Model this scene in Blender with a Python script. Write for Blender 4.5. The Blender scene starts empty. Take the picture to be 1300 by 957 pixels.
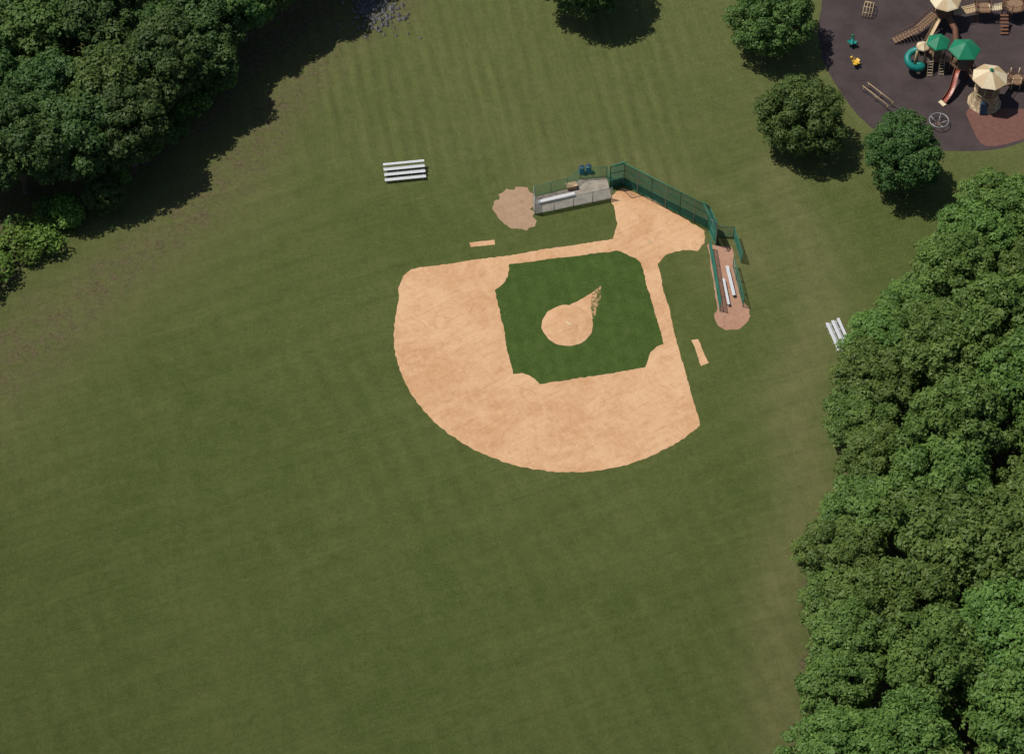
import bpy, bmesh, math, random
import numpy as np
from mathutils import Vector, Matrix, noise as mnoise
from mathutils.geometry import tessellate_polygon
random.seed(7); rng=np.random.default_rng(7)
scene=bpy.context.scene
col=scene.collection

# ------------------------------------------------------------ materials
class NT:
    def __init__(s,name):
        s.m=bpy.data.materials.new(name); s.m.use_nodes=True
        s.t=s.m.node_tree; s.t.nodes.clear()
        s.out=s.t.nodes.new("ShaderNodeOutputMaterial")
        s.co=s.t.nodes.new("ShaderNodeTexCoord").outputs['Object']
    def n(s,typ,**kw):
        nd=s.t.nodes.new(typ)
        for k,v in kw.items(): setattr(nd,k,v)
        return nd
    def l(s,a,b): s.t.links.new(a,b)
    def noise(s,scale,detail=4,rough=.55,vec=None,dist=0):
        nd=s.n("ShaderNodeTexNoise"); nd.inputs['Scale'].default_value=scale
        nd.inputs['Detail'].default_value=detail; nd.inputs['Roughness'].default_value=rough
        nd.inputs['Distortion'].default_value=dist
        s.l(vec or s.co,nd.inputs['Vector']); return nd.outputs['Fac']
    def ramp(s,fac,a,b,ca=(0,0,0,1),cb=(1,1,1,1)):
        r=s.n("ShaderNodeValToRGB"); r.color_ramp.elements[0].position=a; r.color_ramp.elements[1].position=b
        r.color_ramp.elements[0].color=ca; r.color_ramp.elements[1].color=cb
        s.l(fac,r.inputs[0]); return r.outputs[0]
    def mix(s,fac,a,b,blend='MIX'):
        x=s.n("ShaderNodeMix",data_type='RGBA',blend_type=blend)
        for v,i in ((fac,0),(a,6),(b,7)):
            if isinstance(v,(int,float)): x.inputs[i].default_value=v
            elif isinstance(v,tuple): x.inputs[i].default_value=v if len(v)==4 else (*v,1)
            else: s.l(v,x.inputs[i])
        return x.outputs[2]
    def math(s,op,a,b=0.0):
        x=s.n("ShaderNodeMath",operation=op)
        for v,i in ((a,0),(b,1)):
            if isinstance(v,(int,float)): x.inputs[i].default_value=v
            else: s.l(v,x.inputs[i])
        return x.outputs[0]
    def mapping(s,rot=0,scale=(1,1,1)):
        r=s.n("ShaderNodeMapping"); r.inputs['Rotation'].default_value=(0,0,math.radians(rot)); s.l(s.co,r.inputs[0])
        mp=s.n("ShaderNodeMapping"); mp.inputs['Scale'].default_value=scale; s.l(r.outputs[0],mp.inputs[0]); return mp.outputs[0]
    def finish(s,color,rough=.9,metal=0,bump=None,bstr=.3,bdist=.05,spec=.3):
        p=s.n("ShaderNodeBsdfPrincipled")
        if isinstance(color,tuple): p.inputs['Base Color'].default_value=(*color[:3],1)
        else: s.l(color,p.inputs['Base Color'])
        p.inputs['Roughness'].default_value=rough; p.inputs['Metallic'].default_value=metal
        p.inputs['Specular IOR Level'].default_value=spec
        if bump is not None:
            b=s.n("ShaderNodeBump"); b.inputs['Strength'].default_value=bstr; b.inputs['Distance'].default_value=bdist
            s.l(bump,b.inputs['Height']); s.l(b.outputs[0],p.inputs['Normal'])
        s.l(p.outputs[0],s.out.inputs[0]); return s.m

def plain(name,c,rough=.6,metal=0,var=.25,scale=3,spec=.3):
    t=NT(name); n=t.noise(scale,5,.65)
    c2=tuple(x*(1-var) for x in c); c1=tuple(min(1,x*(1+var*.6)) for x in c)
    return t.finish(t.mix(t.ramp(n,.3,.7),c2,c1),rough,metal,spec=spec)

def grass_mat():
    t=NT("mown_grass")
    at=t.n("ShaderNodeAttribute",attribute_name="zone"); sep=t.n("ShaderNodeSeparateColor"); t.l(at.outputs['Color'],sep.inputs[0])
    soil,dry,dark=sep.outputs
    upper=at.outputs['Alpha']
    big=t.ramp(t.noise(.045,5,.65,dist=.4),.36,.64)
    mid=t.ramp(t.noise(.30,7,.8,dist=.8),.42,.62)
    fine=t.ramp(t.noise(1.6,6,.9),.43,.60)
    vf=t.ramp(t.noise(5,3,.95),.44,.62)
    c=t.mix(big,(.082,.120,.025),(.122,.152,.040))
    c=t.mix(t.math('MULTIPLY',mid,.55),c,(.160,.182,.058))
    c=t.mix(t.math('MULTIPLY',fine,.55),c,(.062,.092,.018))
    c=t.mix(t.math('MULTIPLY',vf,.42),c,(.190,.205,.080))
    d=t.math('MULTIPLY',dry,t.math('ADD',.45,t.math('MULTIPLY',t.ramp(t.noise(.7,6,.8),.38,.62),.7)))
    c=t.mix(d,c,(.225,.212,.092))
    def stripes(rot,sc,dist,amp,mask):
        w=t.n("ShaderNodeTexWave"); w.inputs['Scale'].default_value=sc; w.inputs['Distortion'].default_value=dist
        w.inputs['Detail'].default_value=4; w.inputs['Detail Scale'].default_value=.2
        t.l(t.mapping(rot),w.inputs['Vector'])
        return t.math('MULTIPLY',t.math('MULTIPLY',t.math('SUBTRACT',w.outputs['Fac'],.5),mask),amp)
    mk1=t.math('MULTIPLY',upper,t.ramp(t.noise(.09,4,.7),.34,.66))
    s1=stripes(-10,.17,1.8,.24,mk1)
    inv=t.math('SUBTRACT',1.0,upper)
    s2=stripes(60,.10,1.4,.07,t.math('MULTIPLY',inv,t.ramp(t.noise(.035,3,.6),.36,.6)))
    s3=stripes(-24,.12,1.4,.09,t.math('MULTIPLY',inv,t.ramp(t.noise(.03,3,.6,vec=t.mapping(50)),.42,.6)))
    st=t.math('MULTIPLY',t.math('SUBTRACT',t.noise(1,7,.8,vec=t.mapping(70,(1.5,.05,1))),.5),t.math('ADD',.18,t.math('MULTIPLY',inv,.42)))
    st2=t.math('MULTIPLY',t.math('SUBTRACT',t.noise(1,7,.8,vec=t.mapping(-12,(1.2,.07,1))),.5),t.math('ADD',.34,t.math('MULTIPLY',upper,.50)))
    k=t.math('ADD',t.math('ADD',t.math('ADD',t.math('ADD',s1,s3),s2),st),t.math('ADD',st2,1.0))
    k=t.math('MULTIPLY',k,t.math('SUBTRACT',1.0,t.math('MULTIPLY',dark,.26)))  # dark zone dims the grass colour, partly as a painted vignette
    cmb=t.n("ShaderNodeCombineColor")
    for i in range(3): t.l(k,cmb.inputs[i])
    c=t.mix(1.0,c,cmb.outputs[0],'MULTIPLY')
    sp=t.ramp(t.noise(1.5,4,.95),.58,.68)
    c=t.mix(t.math('MULTIPLY',sp,.42),c,(.23,.22,.105))
    # darker clover / coarse weed clumps
    wd=t.ramp(t.noise(.55,7,.9,dist=1.2,vec=t.mapping(33)),.55,.66)
    c=t.mix(t.math('MULTIPLY',wd,.34),c,(.048,.082,.016))
    sn=t.ramp(t.noise(.55,8,.9,dist=1.0),.42,.60)
    sf=t.math('MULTIPLY',soil,t.math('ADD',.16,sn)); sf=t.ramp(sf,.20,.66)
    sc=t.mix(t.ramp(t.noise(2.0,5,.9),.42,.60),(.085,.078,.034),(.225,.170,.108))
    c=t.mix(sf,c,sc)
    return t.finish(c,.95,bump=t.noise(3.5,6,.95),bstr=1,bdist=.28,spec=.1)

def infield_grass_mat():
    t=NT("infield_grass")
    c=t.mix(t.ramp(t.noise(.5,6,.75),.40,.60),(.052,.100,.017),(.080,.134,.027))
    c=t.mix(t.math('MULTIPLY',t.ramp(t.noise(4,4,.9),.42,.62),.6),c,(.112,.160,.045))
    c=t.mix(t.math('MULTIPLY',t.ramp(t.noise(1.0,6,.9,dist=1),.53,.64),.5),c,(.150,.165,.060))
    w=t.n("ShaderNodeTexWave"); w.inputs['Scale'].default_value=.2; w.inputs['Distortion'].default_value=1
    t.l(t.mapping(-10),w.inputs['Vector'])
    c=t.mix(t.math('MULTIPLY',w.outputs['Fac'],.2),c,(.044,.088,.015))
    return t.finish(c,.95,bump=t.noise(4,6,.95),bstr=1,bdist=.24,spec=.1)

def dirt_mat(name="infield_clay",a=(.575,.320,.165),b=(.70,.440,.250),weeds=.0,dark=(.43,.21,.09)):
    t=NT(name)
    n1=t.ramp(t.noise(.16,5,.7,dist=.8),.38,.62)
    n2=t.ramp(t.noise(1.1,6,.8,dist=1.2),.42,.62)
    c=t.mix(n1,a,b)
    c=t.mix(t.math('MULTIPLY',n2,.40),c,(b[0]*1.06,b[1]*1.10,b[2]*1.18))
    c=t.mix(t.math('MULTIPLY',t.ramp(t.noise(.45,7,.8,dist=2.2),.51,.64),.40),c,dark)
    sk=t.ramp(t.noise(1,6,.8,vec=t.mapping(58,(2.4,.22,1)),dist=.6),.50,.62)
    c=t.mix(t.math('MULTIPLY',sk,.26),c,dark)
    sk2=t.ramp(t.noise(1,6,.8,vec=t.mapping(-28,(2.8,.25,1)),dist=.8),.53,.64)
    c=t.mix(t.math('MULTIPLY',sk2,.26),c,(b[0]*1.12,b[1]*1.2,b[2]*1.35))
    c=t.mix(t.math('MULTIPLY',t.ramp(t.noise(6,4,.9),.5,.66),.30),c,dark)
    if weeds: c=t.mix(t.ramp(t.noise(1.8,6,.8,dist=.8),.50-weeds*.2,.60-weeds*.1),c,(.060,.095,.022))
    return t.finish(c,.95,bump=t.noise(3.5,7,.9),bstr=.9,bdist=.13,spec=.15)

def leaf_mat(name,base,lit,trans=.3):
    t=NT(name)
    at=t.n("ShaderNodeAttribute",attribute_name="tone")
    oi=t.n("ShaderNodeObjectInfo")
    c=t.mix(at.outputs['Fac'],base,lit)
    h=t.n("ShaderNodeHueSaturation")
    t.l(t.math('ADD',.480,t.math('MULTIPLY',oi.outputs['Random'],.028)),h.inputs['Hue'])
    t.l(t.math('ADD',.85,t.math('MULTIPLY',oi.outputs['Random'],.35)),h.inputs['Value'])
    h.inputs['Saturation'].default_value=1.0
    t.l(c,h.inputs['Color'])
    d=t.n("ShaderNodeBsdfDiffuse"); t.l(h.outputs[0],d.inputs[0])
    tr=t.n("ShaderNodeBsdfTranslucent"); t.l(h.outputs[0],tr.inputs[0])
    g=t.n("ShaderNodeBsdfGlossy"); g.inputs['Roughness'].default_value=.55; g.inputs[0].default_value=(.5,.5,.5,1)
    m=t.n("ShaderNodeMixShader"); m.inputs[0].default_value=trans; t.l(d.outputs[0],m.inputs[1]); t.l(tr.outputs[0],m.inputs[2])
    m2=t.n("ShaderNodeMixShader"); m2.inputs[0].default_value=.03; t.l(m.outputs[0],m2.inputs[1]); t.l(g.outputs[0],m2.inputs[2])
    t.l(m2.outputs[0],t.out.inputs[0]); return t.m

M_grass=grass_mat(); M_ig=infield_grass_mat(); M_dirt=dirt_mat()
M_patch=dirt_mat("worn_dirt",(.36,.23,.14),(.45,.30,.19),dark=(.24,.15,.085))
M_patch2=dirt_mat("worn_red_dirt",(.38,.20,.13),(.46,.27,.18),dark=(.24,.13,.085))
M_tail=dirt_mat("overgrown_clay",weeds=.45)
M_conc=plain("concrete",(.30,.265,.215),.9,var=.35,scale=1.2)
M_alu=plain("aluminium",(.72,.73,.74),.42,.35,var=.08)
M_galv=plain("galvanised_steel",(.40,.42,.42),.5,.5,var=.15)
M_green=plain("green_coated_steel",(.035,.20,.13),.5,0,var=.2)
M_gmesh=plain("green_chain_link",(.045,.21,.15),.55,0,var=.2)
M_screen=plain("green_windscreen",(.03,.12,.085),.8,0,var=.3,scale=1.5)
M_bark=plain("bark",(.11,.085,.06),.95,var=.4,scale=6)
M_blue=plain("blue_plastic",(.02,.16,.38),.5)
M_dblue=plain("dark_plastic",(.02,.05,.09),.5)
M_tanbox=plain("tan_wood",(.42,.25,.13),.8)
M_rubber=NT("safety_surface_rubber")
_c=M_rubber.mix(M_rubber.ramp(M_rubber.noise(.25,5,.7),.38,.62),(.034,.024,.025),(.058,.043,.043))
_c=M_rubber.mix(M_rubber.math('MULTIPLY',M_rubber.ramp(M_rubber.noise(6,4,.9),.45,.6),.5),_c,(.080,.060,.055))
M_rubber=M_rubber.finish(_c,.9)
M_redrub=plain("red_safety_surface",(.155,.072,.055),.9,var=.2,scale=2)
M_tan=plain("tan_plastic",(.50,.37,.21),.5,var=.12)
M_cream=plain("cream_plastic",(.68,.58,.39),.5,var=.1)
M_roofg=plain("green_roof",(.012,.19,.095),.45,var=.15)
M_teal=plain("teal_plastic",(.01,.20,.17),.4,var=.15)
M_brown=plain("brown_steel",(.16,.075,.045),.55,var=.2)
M_deck=plain("brown_deck",(.24,.15,.09),.75,var=.25)
M_red=plain("red_slide_plastic",(.30,.075,.045),.35,var=.15)
M_yel=plain("yellow_plastic",(.75,.46,.05),.45,var=.1)
t=NT("moulded_stone"); v=t.n("ShaderNodeTexVoronoi"); v.inputs['Scale'].default_value=2.6; t.l(t.co,v.inputs['Vector'])
ve=t.n("ShaderNodeTexVoronoi",feature='DISTANCE_TO_EDGE'); ve.inputs['Scale'].default_value=2.6; t.l(t.co,ve.inputs['Vector'])
cc=t.mix(t.ramp(v.outputs['Color'],.2,.8),(.42,.30,.17),(.62,.50,.33)); cc=t.mix(t.ramp(ve.outputs['Distance'],.02,.07),(.2,.14,.08),cc)
M_stone=t.finish(cc,.8)
M_rock=plain("rubble_rock",(.16,.155,.15),.9,var=.4,scale=4)
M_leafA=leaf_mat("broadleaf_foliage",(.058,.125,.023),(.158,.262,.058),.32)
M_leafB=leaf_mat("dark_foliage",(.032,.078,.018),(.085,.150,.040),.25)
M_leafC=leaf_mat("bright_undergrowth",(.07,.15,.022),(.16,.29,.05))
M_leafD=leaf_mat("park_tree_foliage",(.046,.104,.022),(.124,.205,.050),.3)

# ------------------------------------------------------------ mesh helpers
class MB:
    """collects verts/faces with material slots"""
    def __init__(s): s.v=[];s.f=[];s.mi=[];s.mats=[];s.smooth=[]
    def mat(s,m):
        if m not in s.mats: s.mats.append(m)
        return s.mats.index(m)
    def add(s,vs,fs,m,sm=False):
        o=len(s.v); s.v+= [tuple(v) for v in vs]; k=s.mat(m)
        for f in fs: s.f.append([o+i for i in f]); s.mi.append(k); s.smooth.append(sm)
    def box(s,c,size,m,rz=0,rx=0,ry=0):
        R=Matrix.Rotation(rz,3,'Z')@Matrix.Rotation(ry,3,'Y')@Matrix.Rotation(rx,3,'X'); c=Vector(c)
        vs=[c+R@Vector((x*size[0]/2,y*size[1]/2,z*size[2]/2)) for x in(-1,1) for y in(-1,1) for z in(-1,1)]
        s.add(vs,[(0,1,3,2),(4,6,7,5),(0,4,5,1),(2,3,7,6),(0,2,6,4),(1,5,7,3)],m)
    def beam(s,a,b,w,h,m):
        a=Vector(a);b=Vector(b);d=(b-a).normalized()
        u=Vector((0,0,1)) if abs(d.z)<.95 else Vector((1,0,0))
        x=d.cross(u).normalized()*w/2; y=x.cross(d).normalized()*h/2
        vs=[a-x-y,a+x-y,a+x+y,a-x+y,b-x-y,b+x-y,b+x+y,b-x+y]
        s.add(vs,[(3,2,1,0),(4,5,6,7),(0,1,5,4),(1,2,6,5),(2,3,7,6),(3,0,4,7)],m)
    def tube(s,pts,rads,m,n=8,caps=True):
        pts=[Vector(p) for p in pts]
        if not hasattr(rads,'__len__'): rads=[rads]*len(pts)
        vs=[];fs=[]
        for i,p in enumerate(pts):
            d=(pts[min(i+1,len(pts)-1)]-pts[max(i-1,0)]).normalized()
            u=Vector((0,0,1)) if abs(d.z)<.9 else Vector((1,0,0))
            x=d.cross(u).normalized(); y=x.cross(d).normalized()
            for k in range(n):
                a=2*math.pi*k/n; vs.append(p+(x*math.cos(a)+y*math.sin(a))*rads[i])
        for i in range(len(pts)-1):
            for k in range(n):
                a=i*n+k;b=i*n+(k+1)%n; fs.append((a,b,b+n,a+n))
        if caps:
            fs.append(tuple(range(n))[::-1]); fs.append(tuple((len(pts)-1)*n+k for k in range(n)))
        s.add(vs,fs,m,True)
    def lathe(s,c,prof,m,n=16,rot=0,alt=None):
        c=Vector(c);vs=[]
        for r,z in prof:
            for k in range(n):
                a=rot+2*math.pi*k/n; vs.append(c+Vector((r*math.cos(a),r*math.sin(a),z)))
        for i in range(len(prof)-1):
            for k in range(n):
                q=[i*n+k,i*n+(k+1)%n,(i+1)*n+(k+1)%n,(i+1)*n+k]
                s.add([vs[j] for j in q],[(0,1,2,3)],(alt if alt and k%2 else m))
    def obj(s,name,loc=(0,0,0),rz=0):
        me=bpy.data.meshes.new(name); me.from_pydata(s.v,[],s.f)
        for m in s.mats: me.materials.append(m)
        me.polygons.foreach_set("material_index",s.mi); me.polygons.foreach_set("use_smooth",s.smooth)
        me.update(); o=bpy.data.objects.new(name,me); o.location=loc; o.rotation_euler[2]=rz; col.objects.link(o); return o

def densify(poly,step=.35,jit=.08,seed=0):
    out=[];n=len(poly)
    for i in range(n):
        a=Vector((*poly[i],0));b=Vector((*poly[(i+1)%n],0)); L=(b-a).length; k=max(1,int(L/step))
        for j in range(k):
            p=a.lerp(b,j/k)
            q=p*1.9+Vector((seed*7.3,0,seed)); q2=p*.35+Vector((3.1,seed,9))
            d=Vector((mnoise.noise(q),mnoise.noise(q+Vector((50,0,0)))))*jit*1.4+Vector((mnoise.noise(q2),mnoise.noise(q2+Vector((50,0,0)))))*jit
            out.append((p.x+d.x,p.y+d.y))
    return out
def sheet(name,poly,z,mat,step=.35,jit=.08,seed=0,smooth=0):
    for _ in range(smooth):
        q=[];n=len(poly)
        for i in range(n):
            a=poly[i];b=poly[(i+1)%n]; q+=[(a[0]*.75+b[0]*.25,a[1]*.75+b[1]*.25),(a[0]*.25+b[0]*.75,a[1]*.25+b[1]*.75)]
        poly=q
    P=densify(poly,step,jit,seed); vs=[Vector((x,y,0)) for x,y in P]
    tris=tessellate_polygon([vs]); me=bpy.data.meshes.new(name)
    me.from_pydata([(v.x,v.y,0) for v in vs],[],[tuple(t) for t in tris])
    bm=bmesh.new(); bm.from_mesh(me)
    for f in bm.faces:
        f.normal_update()
        if f.normal.z<0: f.normal_flip()
    bm.to_mesh(me); bm.free()
    me.materials.append(mat); o=bpy.data.objects.new(name,me); o.location.z=z; col.objects.link(o); return o

# ------------------------------------------------------------ ground
def segdist(X,Y,pl):
    d=np.full(X.shape,1e9)
    for (x0,y0),(x1,y1) in zip(pl[:-1],pl[1:]):
        dx,dy=x1-x0,y1-y0; t=np.clip(((X-x0)*dx+(Y-y0)*dy)/(dx*dx+dy*dy),0,1)
        d=np.minimum(d,np.hypot(X-x0-t*dx,Y-y0-t*dy))
    return d
def inside(X,Y,pg):
    r=np.zeros(X.shape,bool);n=len(pg)
    for i in range(n):
        x0,y0=pg[i];x1,y1=pg[(i+1)%n]
        c=((y0>Y)!=(y1>Y))&(X<(x1-x0)*(Y-y0)/((y1-y0) if y1!=y0 else 1e-9)+x0); r^=c
    return r
edge_L=[(-14.5,52),(-22,46),(-27.0,36),(-30.5,28),(-35,20.5),(-42,12.5),(-47.5,6),(-53.1,-1),(-60,-9)]
forest_L=[(-14,70),(-21,52),(-30,41),(-34,33),(-40,27),(-47,20),(-52,15),(-59,4),(-100,-5),(-100,90)]
forest_R=[(90,18),(54,17),(47,9),(42,1),(39,-5),(34,-12),(35,-20),(33,-26),(30,-31),(29,-40),(28,-47),(27,-70),(90,-70)]
xs=np.concatenate([[-3000,-1200,-500,-220,-130],np.arange(-90,91,1.0),[130,220,500,1200,3000]])
ys=xs.copy()
X,Y=np.meshgrid(xs,ys); nx=len(xs)
V=np.stack([X.ravel(),Y.ravel(),np.zeros(X.size)],1)
idx=np.arange(X.size).reshape(X.shape)
F=np.stack([idx[:-1,:-1],idx[:-1,1:],idx[1:,1:],idx[1:,:-1]],-1).reshape(-1,4)
me=bpy.data.meshes.new("ground"); me.from_pydata(V.tolist(),[],F.tolist())
dL=segdist(X,Y,edge_L)
soil=np.exp(-(dL/5.2)**2)*.60
soil=np.maximum(soil,inside(X,Y,forest_L)*.85); soil=np.maximum(soil,inside(X,Y,forest_R)*.9)
soil=np.maximum(soil,np.exp(-(segdist(X,Y,[(-62,-8),(-50,3)])/7)**2)*.62)
dry=np.exp(-(segdist(X,Y,[(30,25),(34,12),(34,3),(30,-8),(31,-22),(27,-32),(26.5,-42),(26,-60)])/3.6)**2)*.62
dry=np.maximum(dry,np.exp(-(np.hypot((X-26),(Y-12))/6)**2)*.6)
dry=np.maximum(dry,np.exp(-(segdist(X,Y,[(3,24),(14,27),(26,20)])/3)**2)*.45)
dry=np.maximum(dry,np.clip((Y-18)/40,0,.28)); dry=np.maximum(dry,np.exp(-(dL/9)**2)*.45)
dark=np.clip((-X-8)/55,0,1)*.5+np.clip((-Y-12)/45,0,1)*.5; dark=np.clip(dark,0,1)  # darker to the left and near side: grass tone plus painted-in lens vignette
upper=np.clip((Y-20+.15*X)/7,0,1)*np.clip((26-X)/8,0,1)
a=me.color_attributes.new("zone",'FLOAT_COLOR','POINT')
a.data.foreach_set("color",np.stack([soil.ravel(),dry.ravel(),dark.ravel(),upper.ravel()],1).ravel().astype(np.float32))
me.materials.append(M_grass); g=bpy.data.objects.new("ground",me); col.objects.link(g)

# ------------------------------------------------------------ infield
C0=(6.1,1.92); R0=19.2
arc=[]
a0=math.atan2(-11.2-C0[1],20.2-C0[0]); a1=math.atan2(6.0-C0[1],-12.9-C0[0])
if a1>a0: a1-=2*math.pi
for i in range(41):
    a_=a0+(a1-a0)*i/40; r=R0 if i else math.hypot(20.2-C0[0],-11.2-C0[1]); arc.append((C0[0]+r*math.cos(a_),C0[1]+r*math.sin(a_)))
dirt=[(-11.4,10.3),(0.0,12.4),(11.5,14.7),(12.0,16.9),(11.7,19.6),(11.3,21.0),(12.8,22.4),(16.4,20.4),(22.0,15.9),(21.9,14.2),(21.0,13.0),(19.3,13.1),(17.4,12.4),(16.45,11.0),(18.2,-.3)]+arc+[(-12.7,7.6),(-12.2,9.2)]
sheet("infield_dirt",dirt,.005,M_dirt,.20,.09,1)
ing=[(11.9,13.0),(12.6,12.75),(13.3,12.2),(14.0,11.9),(14.5,11.2),(16.7,-.3),(15.9,-.7),(15.2,-1.5),(14.8,-2.4),(14.6,-3.5),(3.0,-5.8),(2.5,-5.1),(1.9,-4.6),(1.0,-4.3),(.1,-4.4),(-1.9,7.3),(-1.2,7.9),(-.7,8.6),(-.4,9.6),(-.3,11.0)]
sheet("infield_grass",ing,.010,M_ig,.20,.09,2)
mb=MB(); n=56; prof=[0,.25,.5,.7,.85,1.0]; vs=[(0,0,.24)];fs=[]
for j,k in enumerate(prof[1:]):
    for i in range(n):
        a_=2*math.pi*i/n; r=2.78*k*(1+(.045*mnoise.noise(Vector((math.cos(a_)*4,math.sin(a_)*4,k))) if k>.8 else 0))
        vs.append((r*math.cos(a_)*1.02,r*math.sin(a_)*1.03,.24*(1-k)**.9*(1 if k<1 else 0)+.001))
for i in range(n): fs.append((0,1+i,1+(i+1)%n))
for j in range(len(prof)-2):
    for i in range(n): a_=1+j*n+i;b_=1+j*n+(i+1)%n; fs.append((a_,a_+n,b_+n,b_))
mb.add(vs,fs,M_dirt,True); mb.box((.1,.1,.262),(.61,.15,.03),M_cream,rz=-.65); mb.obj("pitchers_mound",(6.12,2.3,.018))
sheet("mound_worn_path",[(6.2,5.05),(7.4,5.75),(8.7,6.7),(9.75,7.55),(9.45,6.3),(9.1,4.7),(8.85,3.0),(7.2,3.4)],.014,M_dirt,.2,.06,3)
sheet("mound_worn_path",[(9.0,6.9),(9.9,7.8),(10.0,6.4),(9.6,4.8),(8.95,3.2),(8.75,4.6)],.018,M_tail,.2,.12,4)
mb=MB(); mb.add([(-.22,.22,.03),(.22,.22,.03),(.22,0,.03),(0,-.22,.03),(-.22,0,.03)]+[(-.22,.22,0),(.22,.22,0),(.22,0,0),(0,-.22,0),(-.22,0,0)],[(4,3,2,1,0)]+[(i,(i+1)%5,5+(i+1)%5,5+i) for i in range(5)],M_tan); mb.obj("home_plate",(15.6,14.3,.006),math.radians(-35))

sheet("worn_dirt_patch",[(-2.3,19.6),(-.9,22.0),(.9,22.7),(2.5,22.0),(2.3,18.3),(2.9,17.2),(2.0,16.1),(0,16.3),(-1.6,17.5)],.005,M_patch,.3,.35,5,1)
sheet("worn_dirt_patch",[(22.4,3.9),(23.0,5.4),(25.7,5.8),(26.5,4.3),(26.1,2.4),(24.4,1.6),(22.8,1.9)],.004,M_patch2,.3,.2,6,1)
sheet("bullpen_dirt_strip",[(-4.8,14.15),(-2.0,14.6),(-1.9,13.9),(-4.7,13.5)],.005,M_dirt,.2,.05,8)
sheet("bullpen_dirt_strip",[(19.8,.3),(20.5,.4),(20.9,-1.2),(21.5,-2.9),(20.6,-3.3),(20.2,-1.4)],.005,M_dirt,.2,.06,9)
sheet("dugout_pad",[(2.5,18.4),(2.4,21.0),(6.4,22.2),(7.8,23.7),(11.0,24.0),(11.5,20.8)],.009,M_conc,.5,.02,10)
sheet("dugout_pad",[(22.2,13.9),(25.0,13.5),(25.7,4.8),(22.9,4.2)],.009,M_patch2,.4,.08,11)

# ------------------------------------------------------------ fences
def chain(mb,a,b,z0,z1,m,sp=.16,w=.012,topoff=(0,0)):
    a=Vector((a[0],a[1],0));b=Vector((b[0],b[1],0)); W=(b-a).length; H=z1-z0; e=(b-a)/W; of=Vector((topoff[0],topoff[1],0))
    P=lambda u,v:a+e*u+of*(v/H)+Vector((0,0,z0+v))
    s=sp*1.414; c=-H
    while c<W:
        u0=max(0,c);v0=u0-c; u1=min(W,c+H);v1=u1-c
        if u1>u0+.02: mb.beam(P(u0,v0),P(u1,v1),w,w,m)
        u0=max(0,c);v0=H-(u0-c);u1=min(W,c+H);v1=H-(u1-c)
        if u1>u0+.02: mb.beam(P(u0,v0),P(u1,v1),w,w,m)
        c+=s
def fence(name,pts,h,mp,mm,post=2.4,sp=.16,w=.012,rails=(0.06,1.0),r=.035,gate=None):
    mb=MB()
    for a,b in zip(pts[:-1],pts[1:]):
        L=math.dist(a,b);k=max(1,round(L/post))
        for i in range(k+1):
            x=a[0]+(b[0]-a[0])*i/k;y=a[1]+(b[1]-a[1])*i/k; mb.tube([(x,y,0),(x,y,h+.08)],r,mp,6)
        for q in rails: mb.tube([(a[0],a[1],h*q+(.03 if q<.5 else 0)),(b[0],b[1],h*q+(.03 if q<.5 else 0))],r*.75,mp,6)
        chain(mb,a,b,.06,h,mm,sp,w)
    return mb.obj(name)
fence("chain_link_fence",[(2.5,21.0),(2.6,18.35),(11.5,20.75)],1.9,M_galv,M_galv,2.3,sp=.14,w=.018,r=.04)
fence("chain_link_fence",[(2.6,21.1),(6.4,22.3),(7.9,23.8),(11.0,24.1),(11.55,22.2)],1.8,M_green,M_gmesh,2.2)
fence("chain_link_fence",[(22.4,13.3),(23.1,4.3)],1.9,M_green,M_gmesh,2.2,sp=.12,w=.016,rails=(0.04,.5,1.0),r=.045)
fence("chain_link_fence",[(23.2,15.1),(25.2,14.9),(25.9,11.2)],1.9,M_green,M_gmesh,2.0,sp=.12,w=.016)
fence("chain_link_fence",[(24.9,10.6),(25.7,4.9)],1.8,M_green,M_gmesh,2.0,r=.045)
mb=MB(); path=[(11.3,22.4),(12.9,22.9),(22.35,16.3),(23.1,13.8)]
for a,b in zip(path[:-1],path[1:]):
    L=math.dist(a,b);k=max(1,round(L/1.9)); d=Vector((b[0]-a[0],b[1]-a[1],0)).normalized(); nrm=Vector((d.y,-d.x,0))
    for i in range(k+1):
        x=a[0]+(b[0]-a[0])*i/k;y=a[1]+(b[1]-a[1])*i/k
        mb.tube([(x,y,0),(x,y,3.7),(x-nrm.x*-.9,y-nrm.y*-.9,4.9)],.055,M_galv if i%2 else M_green,6)
    for q,rr in ((.08,.05),(1.25,.045),(2.5,.05),(3.7,.06)): mb.tube([(a[0],a[1],q),(b[0],b[1],q)],rr,M_green,6)
    o=nrm*.9; mb.tube([(a[0]+o.x,a[1]+o.y,4.9),(b[0]+o.x,b[1]+o.y,4.9)],.05,M_green,6)
    chain(mb,a,b,.08,3.7,M_gmesh,.10,.020)
    chain(mb,a,b,3.7,4.9,M_gmesh,.15,.013,(o.x,o.y))
    mb.beam((a[0]-nrm.x*.07,a[1]-nrm.y*.07,.62),(b[0]-nrm.x*.07,b[1]-nrm.y*.07,.62),.03,1.15,M_screen)
mb.obj("backstop")
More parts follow.
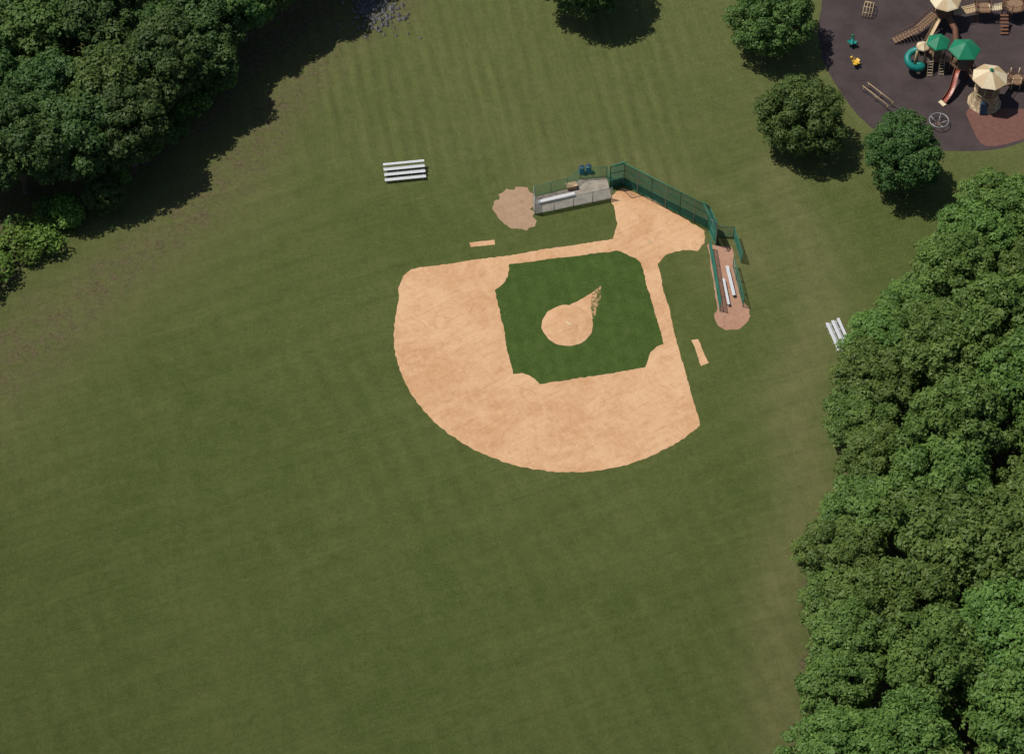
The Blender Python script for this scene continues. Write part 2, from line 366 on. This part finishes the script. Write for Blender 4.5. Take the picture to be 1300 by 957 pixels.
def bench(name,a,b,h=.45,w=.30,back=False):
    mb=MB(); a=Vector((*a,0));b=Vector((*b,0));d=(b-a).normalized();nn=Vector((-d.y,d.x,0))
    for k in (-.5,.5): mb.beam(a+nn*w*.52*k*1.0+Vector((0,0,h)),b+nn*w*.52*k+Vector((0,0,h)),w*.48,.045,M_alu)
    k=max(2,round((b-a).length/1.6))
    for i in range(k+1):
        p=a.lerp(b,(i+.15)/(k+.3)); mb.beam(p+nn*.14,p+nn*.14+Vector((0,0,h-.03)),.05,.05,M_galv); mb.beam(p-nn*.14,p-nn*.14+Vector((0,0,h-.03)),.05,.05,M_galv); mb.beam(p-nn*.16+Vector((0,0,.05)),p+nn*.16+Vector((0,0,.05)),.05,.04,M_galv)
    mb.obj(name)
bench("players_bench",(3.0,19.9),(7.2,21.2),w=.36)
bench("players_bench",(24.2,10.4),(24.75,6.2),w=.36)
bench("players_bench",(23.7,8.6),(24.1,4.9),w=.26)
mb=MB(); mb.box((0,0,.3),(1.1,.6,.56),M_tanbox); mb.box((0,0,.61),(1.2,.7,.06),M_tan); mb.obj("equipment_box",(6.9,22.35,.012),.25)
for p,m in (((8.1,24.7),M_blue),((8.9,24.85),M_blue)):
    mb=MB(); mb.lathe((0,0,0),[(0,0),(.30,0),(.31,.28),(.33,.30),(.31,.32),(.31,.60),(.33,.62),(.31,.64),(.32,.88),(.35,.90),(.35,.94),(.30,.94),(.28,.3),(0,.3)],m,16); mb.lathe((0,0,.9),[(.36,.02),(.33,.14),(.15,.2),(0,.21)],M_dblue,16)
    mb.obj("trash_barrel",(*p,0))
def bleacher(loc,rz,L=4.8,rows=4):
    mb=MB()
    for i in range(rows):
        y=i*.62; z=.42+i*.22
        for s_ in (-.08,.08): mb.box((0,y+s_*1.05,z),(L,.15,.045),M_alu)
        if i: mb.box((0,y-.31,z-.34),(L,.22,.04),M_galv)
    for x in (-L/2+.3,-L/6,L/6,L/2-.3):
        mb.beam((x,-.25,.06),(x,rows*.62-.3,.06),.06,.06,M_galv)
        mb.beam((x,-.15,.1),(x,rows*.62-.45,.36+(rows-1)*.22),.05,.05,M_galv)
        for i in range(rows): mb.beam((x,i*.62,.08),(x,i*.62,.40+i*.22),.05,.05,M_galv)
    mb.obj("bleacher",loc,rz)
bleacher((-12.35,23.5,0),math.radians(7.5))
bleacher((35.3,.4,0),math.radians(-75),4.0,3)

# ------------------------------------------------------------ playground
sheet("playground_surface",[(39.1,68),(38.5,53.1),(37.4,48.4),(37.4,43.0),(38.9,38.5),(41.1,33.3),(44.5,29.6),(48.0,28.3),(52.2,28.0),(57.3,28.3),(60.2,29.6),(70.1,33.3),(76,68)],.005,M_rubber,.5,.03,12,2)
sheet("playground_red_surface",[(53.7,35.2),(57,34.9),(62,34.8),(68,34.6),(66,32.2),(60.2,30.0),(57.4,28.9),(55.2,28.8),(54.5,31.0)],.010,M_redrub,.5,.02,13,1)
def roof(mb,c,r,z,h,n,m,alt=None,rot=0):
    mb.lathe((c[0],c[1],z),[(r,0),(r*.93,.10),(r*.45,h*.62),(.12,h),(0,h+.02)],m,n,rot,alt)
    mb.lathe((c[0],c[1],z),[(r,0),(r,-.08),(r*.9,-.06)],alt or m,n,rot)
def posts(mb,c,r,n,h,m,rot=0):
    for k in range(n):
        a=rot+2*math.pi*k/n; mb.tube([(c[0]+r*math.cos(a),c[1]+r*math.sin(a),0),(c[0]+r*math.cos(a),c[1]+r*math.sin(a),h)],.07,m,6)
def deck(mb,c,r,n,z,rot=0,rail=True,mr=None,skip=()):
    mb.lathe((c[0],c[1],z),[(0,0),(r,0),(r,-.12),(0,-.12)][::-1],M_deck,n,rot)
    if rail:
        for k in range(n):
            if k in skip: continue
            a=rot+2*math.pi*k/n;b=rot+2*math.pi*(k+1)/n
            A=Vector((c[0]+r*math.cos(a),c[1]+r*math.sin(a),z));B=Vector((c[0]+r*math.cos(b),c[1]+r*math.sin(b),z))
            for q in (.12,.9): mb.beam(A+Vector((0,0,q)),B+Vector((0,0,q)),.05,.05,mr or M_brown)
            for i in range(1,7):
                p=A.lerp(B,i/7); mb.beam(p+Vector((0,0,.12)),p+Vector((0,0,.9)),.025,.025,mr or M_brown)
def bridge(mb,A,B,w,plank=M_tan,railm=M_brown,sag=.15,n=12,rh=.9):
    A=Vector(A);B=Vector(B);d=(B-A);e=Vector((d.x,d.y,0)).normalized();nn=Vector((-e.y,e.x,0));L=d.length
    for i in range(n):
        t_=(i+.5)/n; p=A+d*t_-Vector((0,0,sag*4*t_*(1-t_))); mb.beam(p-e*(L/n*.42),p+e*(L/n*.42),w,.06,plank)
    for s_ in (-1,1):
        pr=[A+d*(i/8)-Vector((0,0,sag*4*(i/8)*(1-i/8)-rh))+nn*s_*w*.5 for i in range(9)]; mb.tube(pr,.035,railm,6)
        for i in range(9): mb.beam(pr[i],pr[i]-Vector((0,0,rh)),.03,.03,railm)
def slide(mb,pts,w,m,inner):
    pts=[Vector(p) for p in pts]; prof=[(-.5,.38),(-.44,.38),(-.40,.05),(0,0),(.40,.05),(.44,.38),(.5,.38),(.46,-.06),(-.46,-.06)]
    vs=[]
    for i,p in enumerate(pts):
        d=pts[min(i+1,len(pts)-1)]-pts[max(0,i-1)]; e=Vector((d.x,d.y,0)).normalized();nn=Vector((-e.y,e.x,0))
        vs.append([p+nn*x*w+Vector((0,0,z)) for x,z in prof])
    K=len(prof)
    for i in range(len(pts)-1):
        for k in range(K):
            k2=(k+1)%K; mb.add([vs[i][k],vs[i][k2],vs[i+1][k2],vs[i+1][k]],[(0,1,2,3)],inner if k in (1,2,3,4) else m)
def bez(a,b,c,d,n=14):
    a,b,c,d=map(Vector,(a,b,c,d)); return [a*(1-t)**3+b*3*t*(1-t)**2+c*3*t*t*(1-t)+d*t**3 for t in [i/n for i in range(n+1)]]
c=(56.3,35.9); mb=MB()
mb.lathe((*c,0),[(2.05,0),(1.75,.5),(1.5,1.2),(1.42,2.1),(1.55,2.2),(0,2.2)],M_stone,12)
mb.box((c[0]-.4,c[1]-1.72,.75),(.8,.5,1.4),M_dblue,rx=-.28)
posts(mb,c,1.35,8,4.4,M_cream,.39); deck(mb,c,1.5,8,2.3,.39,mr=M_tan); roof(mb,c,2.15,4.3,1.15,8,M_tan,M_cream,.2)
mb.lathe((c[0],c[1],5.42),[(.22,0),(.25,.15),(0,.35)],M_roofg,8); mb.obj("play_tower_stone_base")
mb=MB(); A=(53.9,40.6);B=(51.0,42.2)
posts(mb,A,1.35,6,4.3,M_brown); deck(mb,A,1.45,6,1.9,skip=(4,)); roof(mb,A,1.95,4.1,1.1,6,M_roofg,None,0)
posts(mb,B,1.05,6,3.9,M_tan); deck(mb,B,1.15,6,1.5,skip=(3,)); roof(mb,B,1.5,3.7,.9,6,M_roofg,None,.2)
bridge(mb,(A[0]-1.2,A[1]+.5,1.85),(B[0]+.9,B[1]-.4,1.5),.9)
bridge(mb,(A[0]+.8,A[1]-1.2,1.95),(c[0]-.9,c[1]+1.3,2.25),.9,M_deck)
slide(mb,bez((53.3,39.4,1.9),(52.6,38.4,1.8),(53.0,37.4,.8),(51.5,35.8,.2)),.75,M_brown,M_red)
mb.box((51.25,35.6,.1),(.5,.9,.12),M_cream,rz=.6)
for (x,y,rz) in ((50.2,40.7,.3),(51.6,40.9,.1)):
    for s_ in (-.3,.3): mb.beam((x+s_,y-.7,0),(x+s_,y+.2,2.1),.05,.05,M_tan)
    for i in range(6): mb.beam((x-.3,y-.7+.9*i/6+.08,.2+i*.32),(x+.3,y-.7+.9*i/6+.08,.2+i*.32),.05,.05,M_cream)
mb.obj("playground_structure_green_roofs")
mb=MB(); s0=(48.4,41.2)
pts=[]
for i in range(34):
    t_=i/33; a_=.6+t_*6.6; r=.95; pts.append((s0[0]+r*math.cos(a_)+(.0 if t_<.85 else -(t_-.85)*5),s0[1]+r*math.sin(a_),2.7-2.3*t_))
mb.tube(pts,.42,M_teal,10,False); mb.tube([(s0[0],s0[1],0),(s0[0],s0[1],3.2)],.10,M_tan,8)
roof(mb,(s0[0]+.8,s0[1]+.7),.85,3.3,.6,8,M_tan,M_cream)
posts(mb,(s0[0]+.8,s0[1]+.7),.6,4,3.3,M_tan,.4); deck(mb,(s0[0]+.9,s0[1]+.8),.75,6,2.3); bridge(mb,(s0[0]+1.5,s0[1]+1.0,2.25),(B[0]-1,B[1],1.55),.8,M_deck); mb.obj("spiral_slide")
mb=MB(); D_=(52.7,49.4);E_=(57.6,50.2);H_=(61.3,50.4)
posts(mb,D_,1.2,6,3.6,M_brown); deck(mb,D_,1.3,6,1.7,skip=(3,)); roof(mb,D_,1.9,3.5,.9,8,M_cream,M_tan)
posts(mb,E_,1.2,4,2.9,M_brown,.78); deck(mb,E_,1.3,4,1.6,.78)
posts(mb,H_,1.3,6,3.0,M_brown,.3); deck(mb,H_,1.5,6,1.8,.3)
bridge(mb,(D_[0]+1.1,D_[1],1.65),(E_[0]-.8,E_[1],1.6),1.3,M_tan,n=14); bridge(mb,(E_[0]+.8,E_[1],1.6),(H_[0]-1,H_[1],1.75),1.1,M_cream,n=10)
bridge(mb,(D_[0]-1.1,D_[1]-.4,1.65),(49.3,46.8,1.2),1.1,M_deck,n=10,sag=0); bridge(mb,(49.3,46.8,1.2),(46.4,45.9,.15),1.0,M_deck,M_brown,n=8,sag=0,rh=.7)
slide(mb,bez((52.0,48.2,1.7),(51.6,47.2,1.6),(50.9,46.4,.7),(50.4,45.4,.2)),.7,M_brown,M_tan)
mb.tube([(D_[0]+.5,D_[1]-1.1,1.7),(D_[0]+1.2,D_[1]-2.6,1.2),(D_[0]+1.3,D_[1]-3.8,.4)],.38,M_brown,10,False)
for i in range(6):
    mb.beam((59.6,48.9-i*.35,1.5-i*.26),(60.6,48.9-i*.35,1.5-i*.26),.3,.08,M_brown)
mb.obj("playground_structure_bridges")
mb=MB(); posts(mb,(60.2,38.7),1.0,6,2.0,M_cream); deck(mb,(60.2,38.7),1.1,6,1.0,mr=M_brown); bridge(mb,(57.8,36.6,2.1),(59.4,38.2,1.05),.8,M_deck,sag=0); slide(mb,bez((61,38.5,1.0),(61.8,38.2,.9),(62.4,37.8,.4),(63.2,37.6,.15)),.7,M_brown,M_red); mb.obj("play_deck")
mb=MB(); a=Vector((42.2,38.0,.9));b=Vector((45.0,34.7,.9));nn=Vector((.32,.27,0))
for s_ in (-1,1):
    mb.tube([a+nn*s_,b+nn*s_],.05,M_tan,6)
    for t_ in (.05,.5,.95):
        p=a.lerp(b,t_)+nn*s_; mb.tube([(p.x,p.y,0),p],.05,M_tan,6)
mb.obj("parallel_bars")
def arch(mb,x,y,r,ang,m,rr=.045,zs=1):
    mb.tube([(x+r*math.cos(t_)*math.cos(ang),y+r*math.cos(t_)*math.sin(ang),r*zs*math.sin(t_)) for t_ in [math.pi*i/14 for i in range(15)]],rr,m,6)
mb=MB()
for k in range(4): arch(mb,43.3+k*.35,51.2-k*.1,1.2,1.3,M_tan)
for k in (0.6,1.2,1.9,2.5): mb.tube([(43.3+1.2*math.cos(k)*.27,51.2+1.2*math.cos(k),1.2*math.sin(k)),(44.4+1.2*math.cos(k)*.27,50.9+1.2*math.cos(k),1.2*math.sin(k))],.04,M_tan,6)
mb.obj("arch_climber")
mb=MB(); mb.tube([(50.4+1.15*math.cos(t_),32.3+1.15*math.sin(t_),.75) for t_ in [2*math.pi*i/20 for i in range(21)]],.05,M_galv,6)
for k in range(5): a_=2*math.pi*k/5; mb.tube([(50.4+1.15*math.cos(a_),32.3+1.15*math.sin(a_),.75),(50.4,32.3,.15)],.04,M_galv,6)
mb.lathe((50.4,32.3,0),[(.35,0),(.35,.15),(0,.18)],M_brown,12); mb.obj("carousel_spinner")
def rider(name,loc,rz,body,trim):
    mb=MB()
    mb.tube([(.14*math.cos(i*.9),.14*math.sin(i*.9),.02+i*.016) for i in range(26)],.025,M_galv,5)
    mb.tube([(-.62,0,.72),(-.42,0,.62),(-.1,0,.60),(.25,0,.66),(.42,0,.86),(.48,0,1.08)],[.05,.20,.26,.22,.15,.12],body,10)
    mb.tube([(.44,0,1.05),(.56,0,1.15),(.74,0,1.08)],[.15,.20,.06],trim,10)
    mb.tube([(.25,-.36,.98),(.25,.36,.98)],.03,trim,6)
    for s_ in (-1,1): mb.add([(-.3,s_*.2,.62),(.2,s_*.2,.64),(.05,s_*.62,.78),(-.38,s_*.5,.74)],[(0,1,2,3)],body); mb.tube([(.0,s_*.24,.5),(.02,s_*.42,.34)],.04,trim,6)
    mb.obj(name,loc,rz)
rider("spring_rider",(41.4,41.9,.005),2.6,M_yel,M_yel); rider("spring_rider",(41.3,45.3,.005),1.4,M_teal,M_roofg)

# ------------------------------------------------------------ trees
def make_tree(name,R,H,crown_base,leafmat,seed,lobes=75,per=260,ls=.34,flat=.78,lobr=(.8,1.5),low=-.55,wb=1.0):
    r=np.random.default_rng(seed); mb=MB()
    zc=crown_base+(H-crown_base)*.5; rz=(H-crown_base)*.5
    L=[];k=0
    ph=r.uniform(0,6.28,6)
    while len(L)<lobes:
        d=r.normal(size=3); d/=np.linalg.norm(d)
        if d[2]<low: continue
        az=math.atan2(d[1],d[0]); wob=1+wb*(.13*math.sin(2*az+ph[0])+.10*math.sin(3*az+ph[1]+d[2]*2)+.08*math.sin(5*az+ph[2]))
        f=r.uniform(.74,1.0) if r.random()<.82 else r.uniform(.3,.7)
        lr=r.uniform(*lobr)
        p=np.array([d[0]*(R-lr*.6)*f*wob,d[1]*(R-lr*.6)*f*wob,zc+d[2]*(rz-lr*.5)*f])
        k+=1
        if k<4000 and any(np.linalg.norm(p-q[0])<.5*(lr+q[1])*.95 for q in L): continue
        L.append((p,lr,d))
    tr=.035*H
    mb.tube([(0,0,-.1),(0,0,.4),(.05*R,0,crown_base+.3),(0.02*R,.05*R,zc),(0,0,H*.86)],[tr*1.5,tr,tr*.85,tr*.5,.05],M_bark,8)
    for p,lr,d in L[::4]:
        s=Vector((0.03*R,0,crown_base+(p[2]-crown_base)*.35 if p[2]>crown_base else crown_base)); e=Vector(p)
        mid=s.lerp(e,.5)+Vector((0,0,.3)); mb.tube([s,mid,e],[tr*.4,tr*.22,.04],M_bark,5,False)
    vs=[];tone=[]
    for p,lr,d in L:
        n=int(per*(lr/1.15)**2); q=r.normal(size=(n,3)); q/=np.linalg.norm(q,axis=1)[:,None]
        q[:,2]=np.where(q[:,2]<-.35,-q[:,2],q[:,2])
        rad=lr*r.uniform(.72,1.08,n)[:,None]*(1+.18*np.sin(q[:,0:1]*7+ph[3])*np.sin(q[:,1:2]*6+ph[4]))
        c=p+q*rad*np.array([1,1,flat])
        nn=q*1.0+r.normal(size=(n,3))*.45+np.array([0,0,.35]); nn/=np.linalg.norm(nn,axis=1)[:,None]
        t1=np.cross(nn,r.normal(size=(n,3))); t1/=np.linalg.norm(t1,axis=1)[:,None]; t2=np.cross(nn,t1)
        s=(ls*r.uniform(.6,1.25,n))[:,None]
        quad=np.stack([c-t1*s*.62,c-t2*s*.36-t1*s*.05,c+t1*s*.62,c+t2*s*.36-t1*s*.05],1)
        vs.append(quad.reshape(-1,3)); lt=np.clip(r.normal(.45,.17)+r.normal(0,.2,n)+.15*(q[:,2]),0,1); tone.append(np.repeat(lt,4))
    vs=np.concatenate(vs);tone=np.concatenate(tone);nq=len(vs)//4
    k=mb.mat(leafmat); base=len(mb.v)
    verts=np.concatenate([np.array([tuple(v) for v in mb.v]),vs])
    me=bpy.data.meshes.new(name)
    me.from_pydata(verts.tolist(),[],mb.f+(np.arange(nq*4).reshape(-1,4)+base).tolist())
    for m in mb.mats: me.materials.append(m)
    me.polygons.foreach_set("material_index",mb.mi+[k]*nq)
    at=me.attributes.new("tone",'FLOAT','POINT'); at.data.foreach_set("value",np.concatenate([np.zeros(base),tone]).astype(np.float32))
    me.update(); return me
def put(me,name,x,y,s=1,rz=None,sz=None):
    o=bpy.data.objects.new(name,me); o.location=(x,y,0); o.rotation_euler[2]=random.uniform(0,6.28) if rz is None else rz
    o.scale=(s,s,sz or s); col.objects.link(o); return o
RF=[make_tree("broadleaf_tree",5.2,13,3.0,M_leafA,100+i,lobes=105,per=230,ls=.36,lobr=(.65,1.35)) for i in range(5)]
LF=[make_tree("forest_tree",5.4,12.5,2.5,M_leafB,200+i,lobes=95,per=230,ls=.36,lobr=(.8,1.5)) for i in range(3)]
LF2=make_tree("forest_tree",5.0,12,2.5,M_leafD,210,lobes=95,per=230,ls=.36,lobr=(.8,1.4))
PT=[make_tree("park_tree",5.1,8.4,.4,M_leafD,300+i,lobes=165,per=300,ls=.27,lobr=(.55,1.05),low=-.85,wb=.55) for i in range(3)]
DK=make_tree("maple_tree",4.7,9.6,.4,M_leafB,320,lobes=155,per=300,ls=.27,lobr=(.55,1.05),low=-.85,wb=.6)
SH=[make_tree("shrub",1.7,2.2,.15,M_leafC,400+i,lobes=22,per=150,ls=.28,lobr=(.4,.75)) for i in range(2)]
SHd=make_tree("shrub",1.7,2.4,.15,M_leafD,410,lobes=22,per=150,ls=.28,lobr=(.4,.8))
put(DK,"maple_tree",9.2,51.4,1.22); put(PT[1],"deciduous_tree",31.2,45.2,1.08); put(PT[2],"deciduous_tree",33.6,29.2,1.06); put(DK,"maple_tree",44.7,23.0,1.02)
edgeR=[(57.0,14.4),(53.1,15.0),(50.0,11.0),(46.0,5.4),(41.3,1.4),(37.6,-3.2),(36.4,-8.2),(34.6,-12.6),(35.4,-19.2),(34.2,-25.0),(31.2,-29.9),(31.0,-35.2),(31.0,-40.6),(29.2,-45.5),(28.6,-52),(28.2,-60)]
pts=[(x+2.0,y-.5) for x,y in edgeR]
polyR=[(x+4,y-2) for x,y in edgeR]+[(86,-60),(86,14)]
tries=0
while tries<9000:
    tries+=1; x=random.uniform(28,84);y=random.uniform(-62,14)
    if not inside(np.array([x]),np.array([y]),polyR)[0]: continue
    if all(math.hypot(x-a,y-b)>6.0 for a,b in pts): pts.append((x,y))
for i,(x,y) in enumerate(pts):
    e=i<len(edgeR); s=random.uniform(.78,.92) if e else random.uniform(.92,1.2)
    put(random.choice(RF),"broadleaf_tree",x,y,s,sz=s*random.uniform(.85,1.1)*(.8 if e else 1))
for x,y in [(-56.5,40),(-49.2,41.5),(-41.5,39),(-36.8,42),(-32.7,46.5),(-27.4,51.5),(-53.4,30),(-46.2,30),(-41.0,34),(-48.8,23.5),(-56,22),(-44.2,26),(-37.6,36.8),(-23.3,57),(-62,34),(-63,24),(-64,44),(-28,56),(-36,51),(-44,50),(-52,50),(-60,52),(-16,65),(-68,14),(-66,8)]:
    s=random.uniform(.9,1.15); put(random.choice(LF+[LF2]),"forest_tree",x,y,s)
put(DK,"maple_tree",-46.6,19.0,.5)
for i in range(60):
    t_=random.random()*(len(edge_L)-3)+1.5; k=int(t_); a=edge_L[k];b=edge_L[min(k+1,len(edge_L)-1)]; f_=t_-k
    x=a[0]+(b[0]-a[0])*f_-random.uniform(7,14);y=a[1]+(b[1]-a[1])*f_+random.uniform(3,8)
    put(random.choice(SH+[SHd]),"shrub",x,y,random.uniform(.5,1.3))
for x,y in ((-53.3,18.5),(-51,18),(-56,13),(-54,14.5),(-50.2,17),(-57.5,9)): put(random.choice(SH),"shrub",x,y,random.uniform(.9,1.5))
mb=MB()
for i in range(260):
    x=random.gauss(-16.8,1.7);y=random.gauss(51.5,1.9); r=random.uniform(.12,.42)
    vs=[Vector((x,y,r*.25))+Vector((a,b,c)).normalized()*r*random.uniform(.7,1.15) for a,b,c in ((1,0,0),(0,1,0),(-1,0,0),(0,-1,0),(0,0,.8),(0,0,-.8))]
    mb.add(vs,[(0,1,4),(1,2,4),(2,3,4),(3,0,4),(1,0,5),(2,1,5),(3,2,5),(0,3,5)],M_rock)
mb.obj("rock_rubble")

# ------------------------------------------------------------ light, sky, camera
el=math.radians(64); dx,dy=.95,-.31
w=bpy.data.worlds.new("World"); scene.world=w; w.use_nodes=True; nt=w.node_tree; nt.nodes.clear()
sky=nt.nodes.new("ShaderNodeTexSky"); sky.sky_type='NISHITA'; sky.sun_disc=False; sky.sun_elevation=el; sky.sun_rotation=math.atan2(-dx,-dy)
bg=nt.nodes.new("ShaderNodeBackground"); bg.inputs[1].default_value=.065; ow=nt.nodes.new("ShaderNodeOutputWorld")
nt.links.new(sky.outputs[0],bg.inputs[0]); nt.links.new(bg.outputs[0],ow.inputs[0])
ld=bpy.data.lights.new("sun",'SUN'); ld.energy=4.0; ld.angle=math.radians(.5); ld.color=(1,.95,.87)
lo=bpy.data.objects.new("sun",ld); col.objects.link(lo); lo.location=(0,0,100)
lo.rotation_euler=Vector((dx*math.cos(el),dy*math.cos(el),-math.sin(el))).to_track_quat('-Z','Y').to_euler()
th=math.radians(52.7); Dc=260
cd=bpy.data.cameras.new("camera"); cd.lens=3000/1300*36; cd.sensor_width=36; cd.shift_y=-44.5/1300; cd.clip_end=8000; cd.clip_start=1
co=bpy.data.objects.new("camera",cd); co.location=(0,-Dc*math.cos(th),Dc*math.sin(th)); co.rotation_euler=(math.pi/2-th,0,0); col.objects.link(co); scene.camera=co
scene.view_settings.view_transform='Standard'; scene.view_settings.look='None'; scene.view_settings.exposure=0
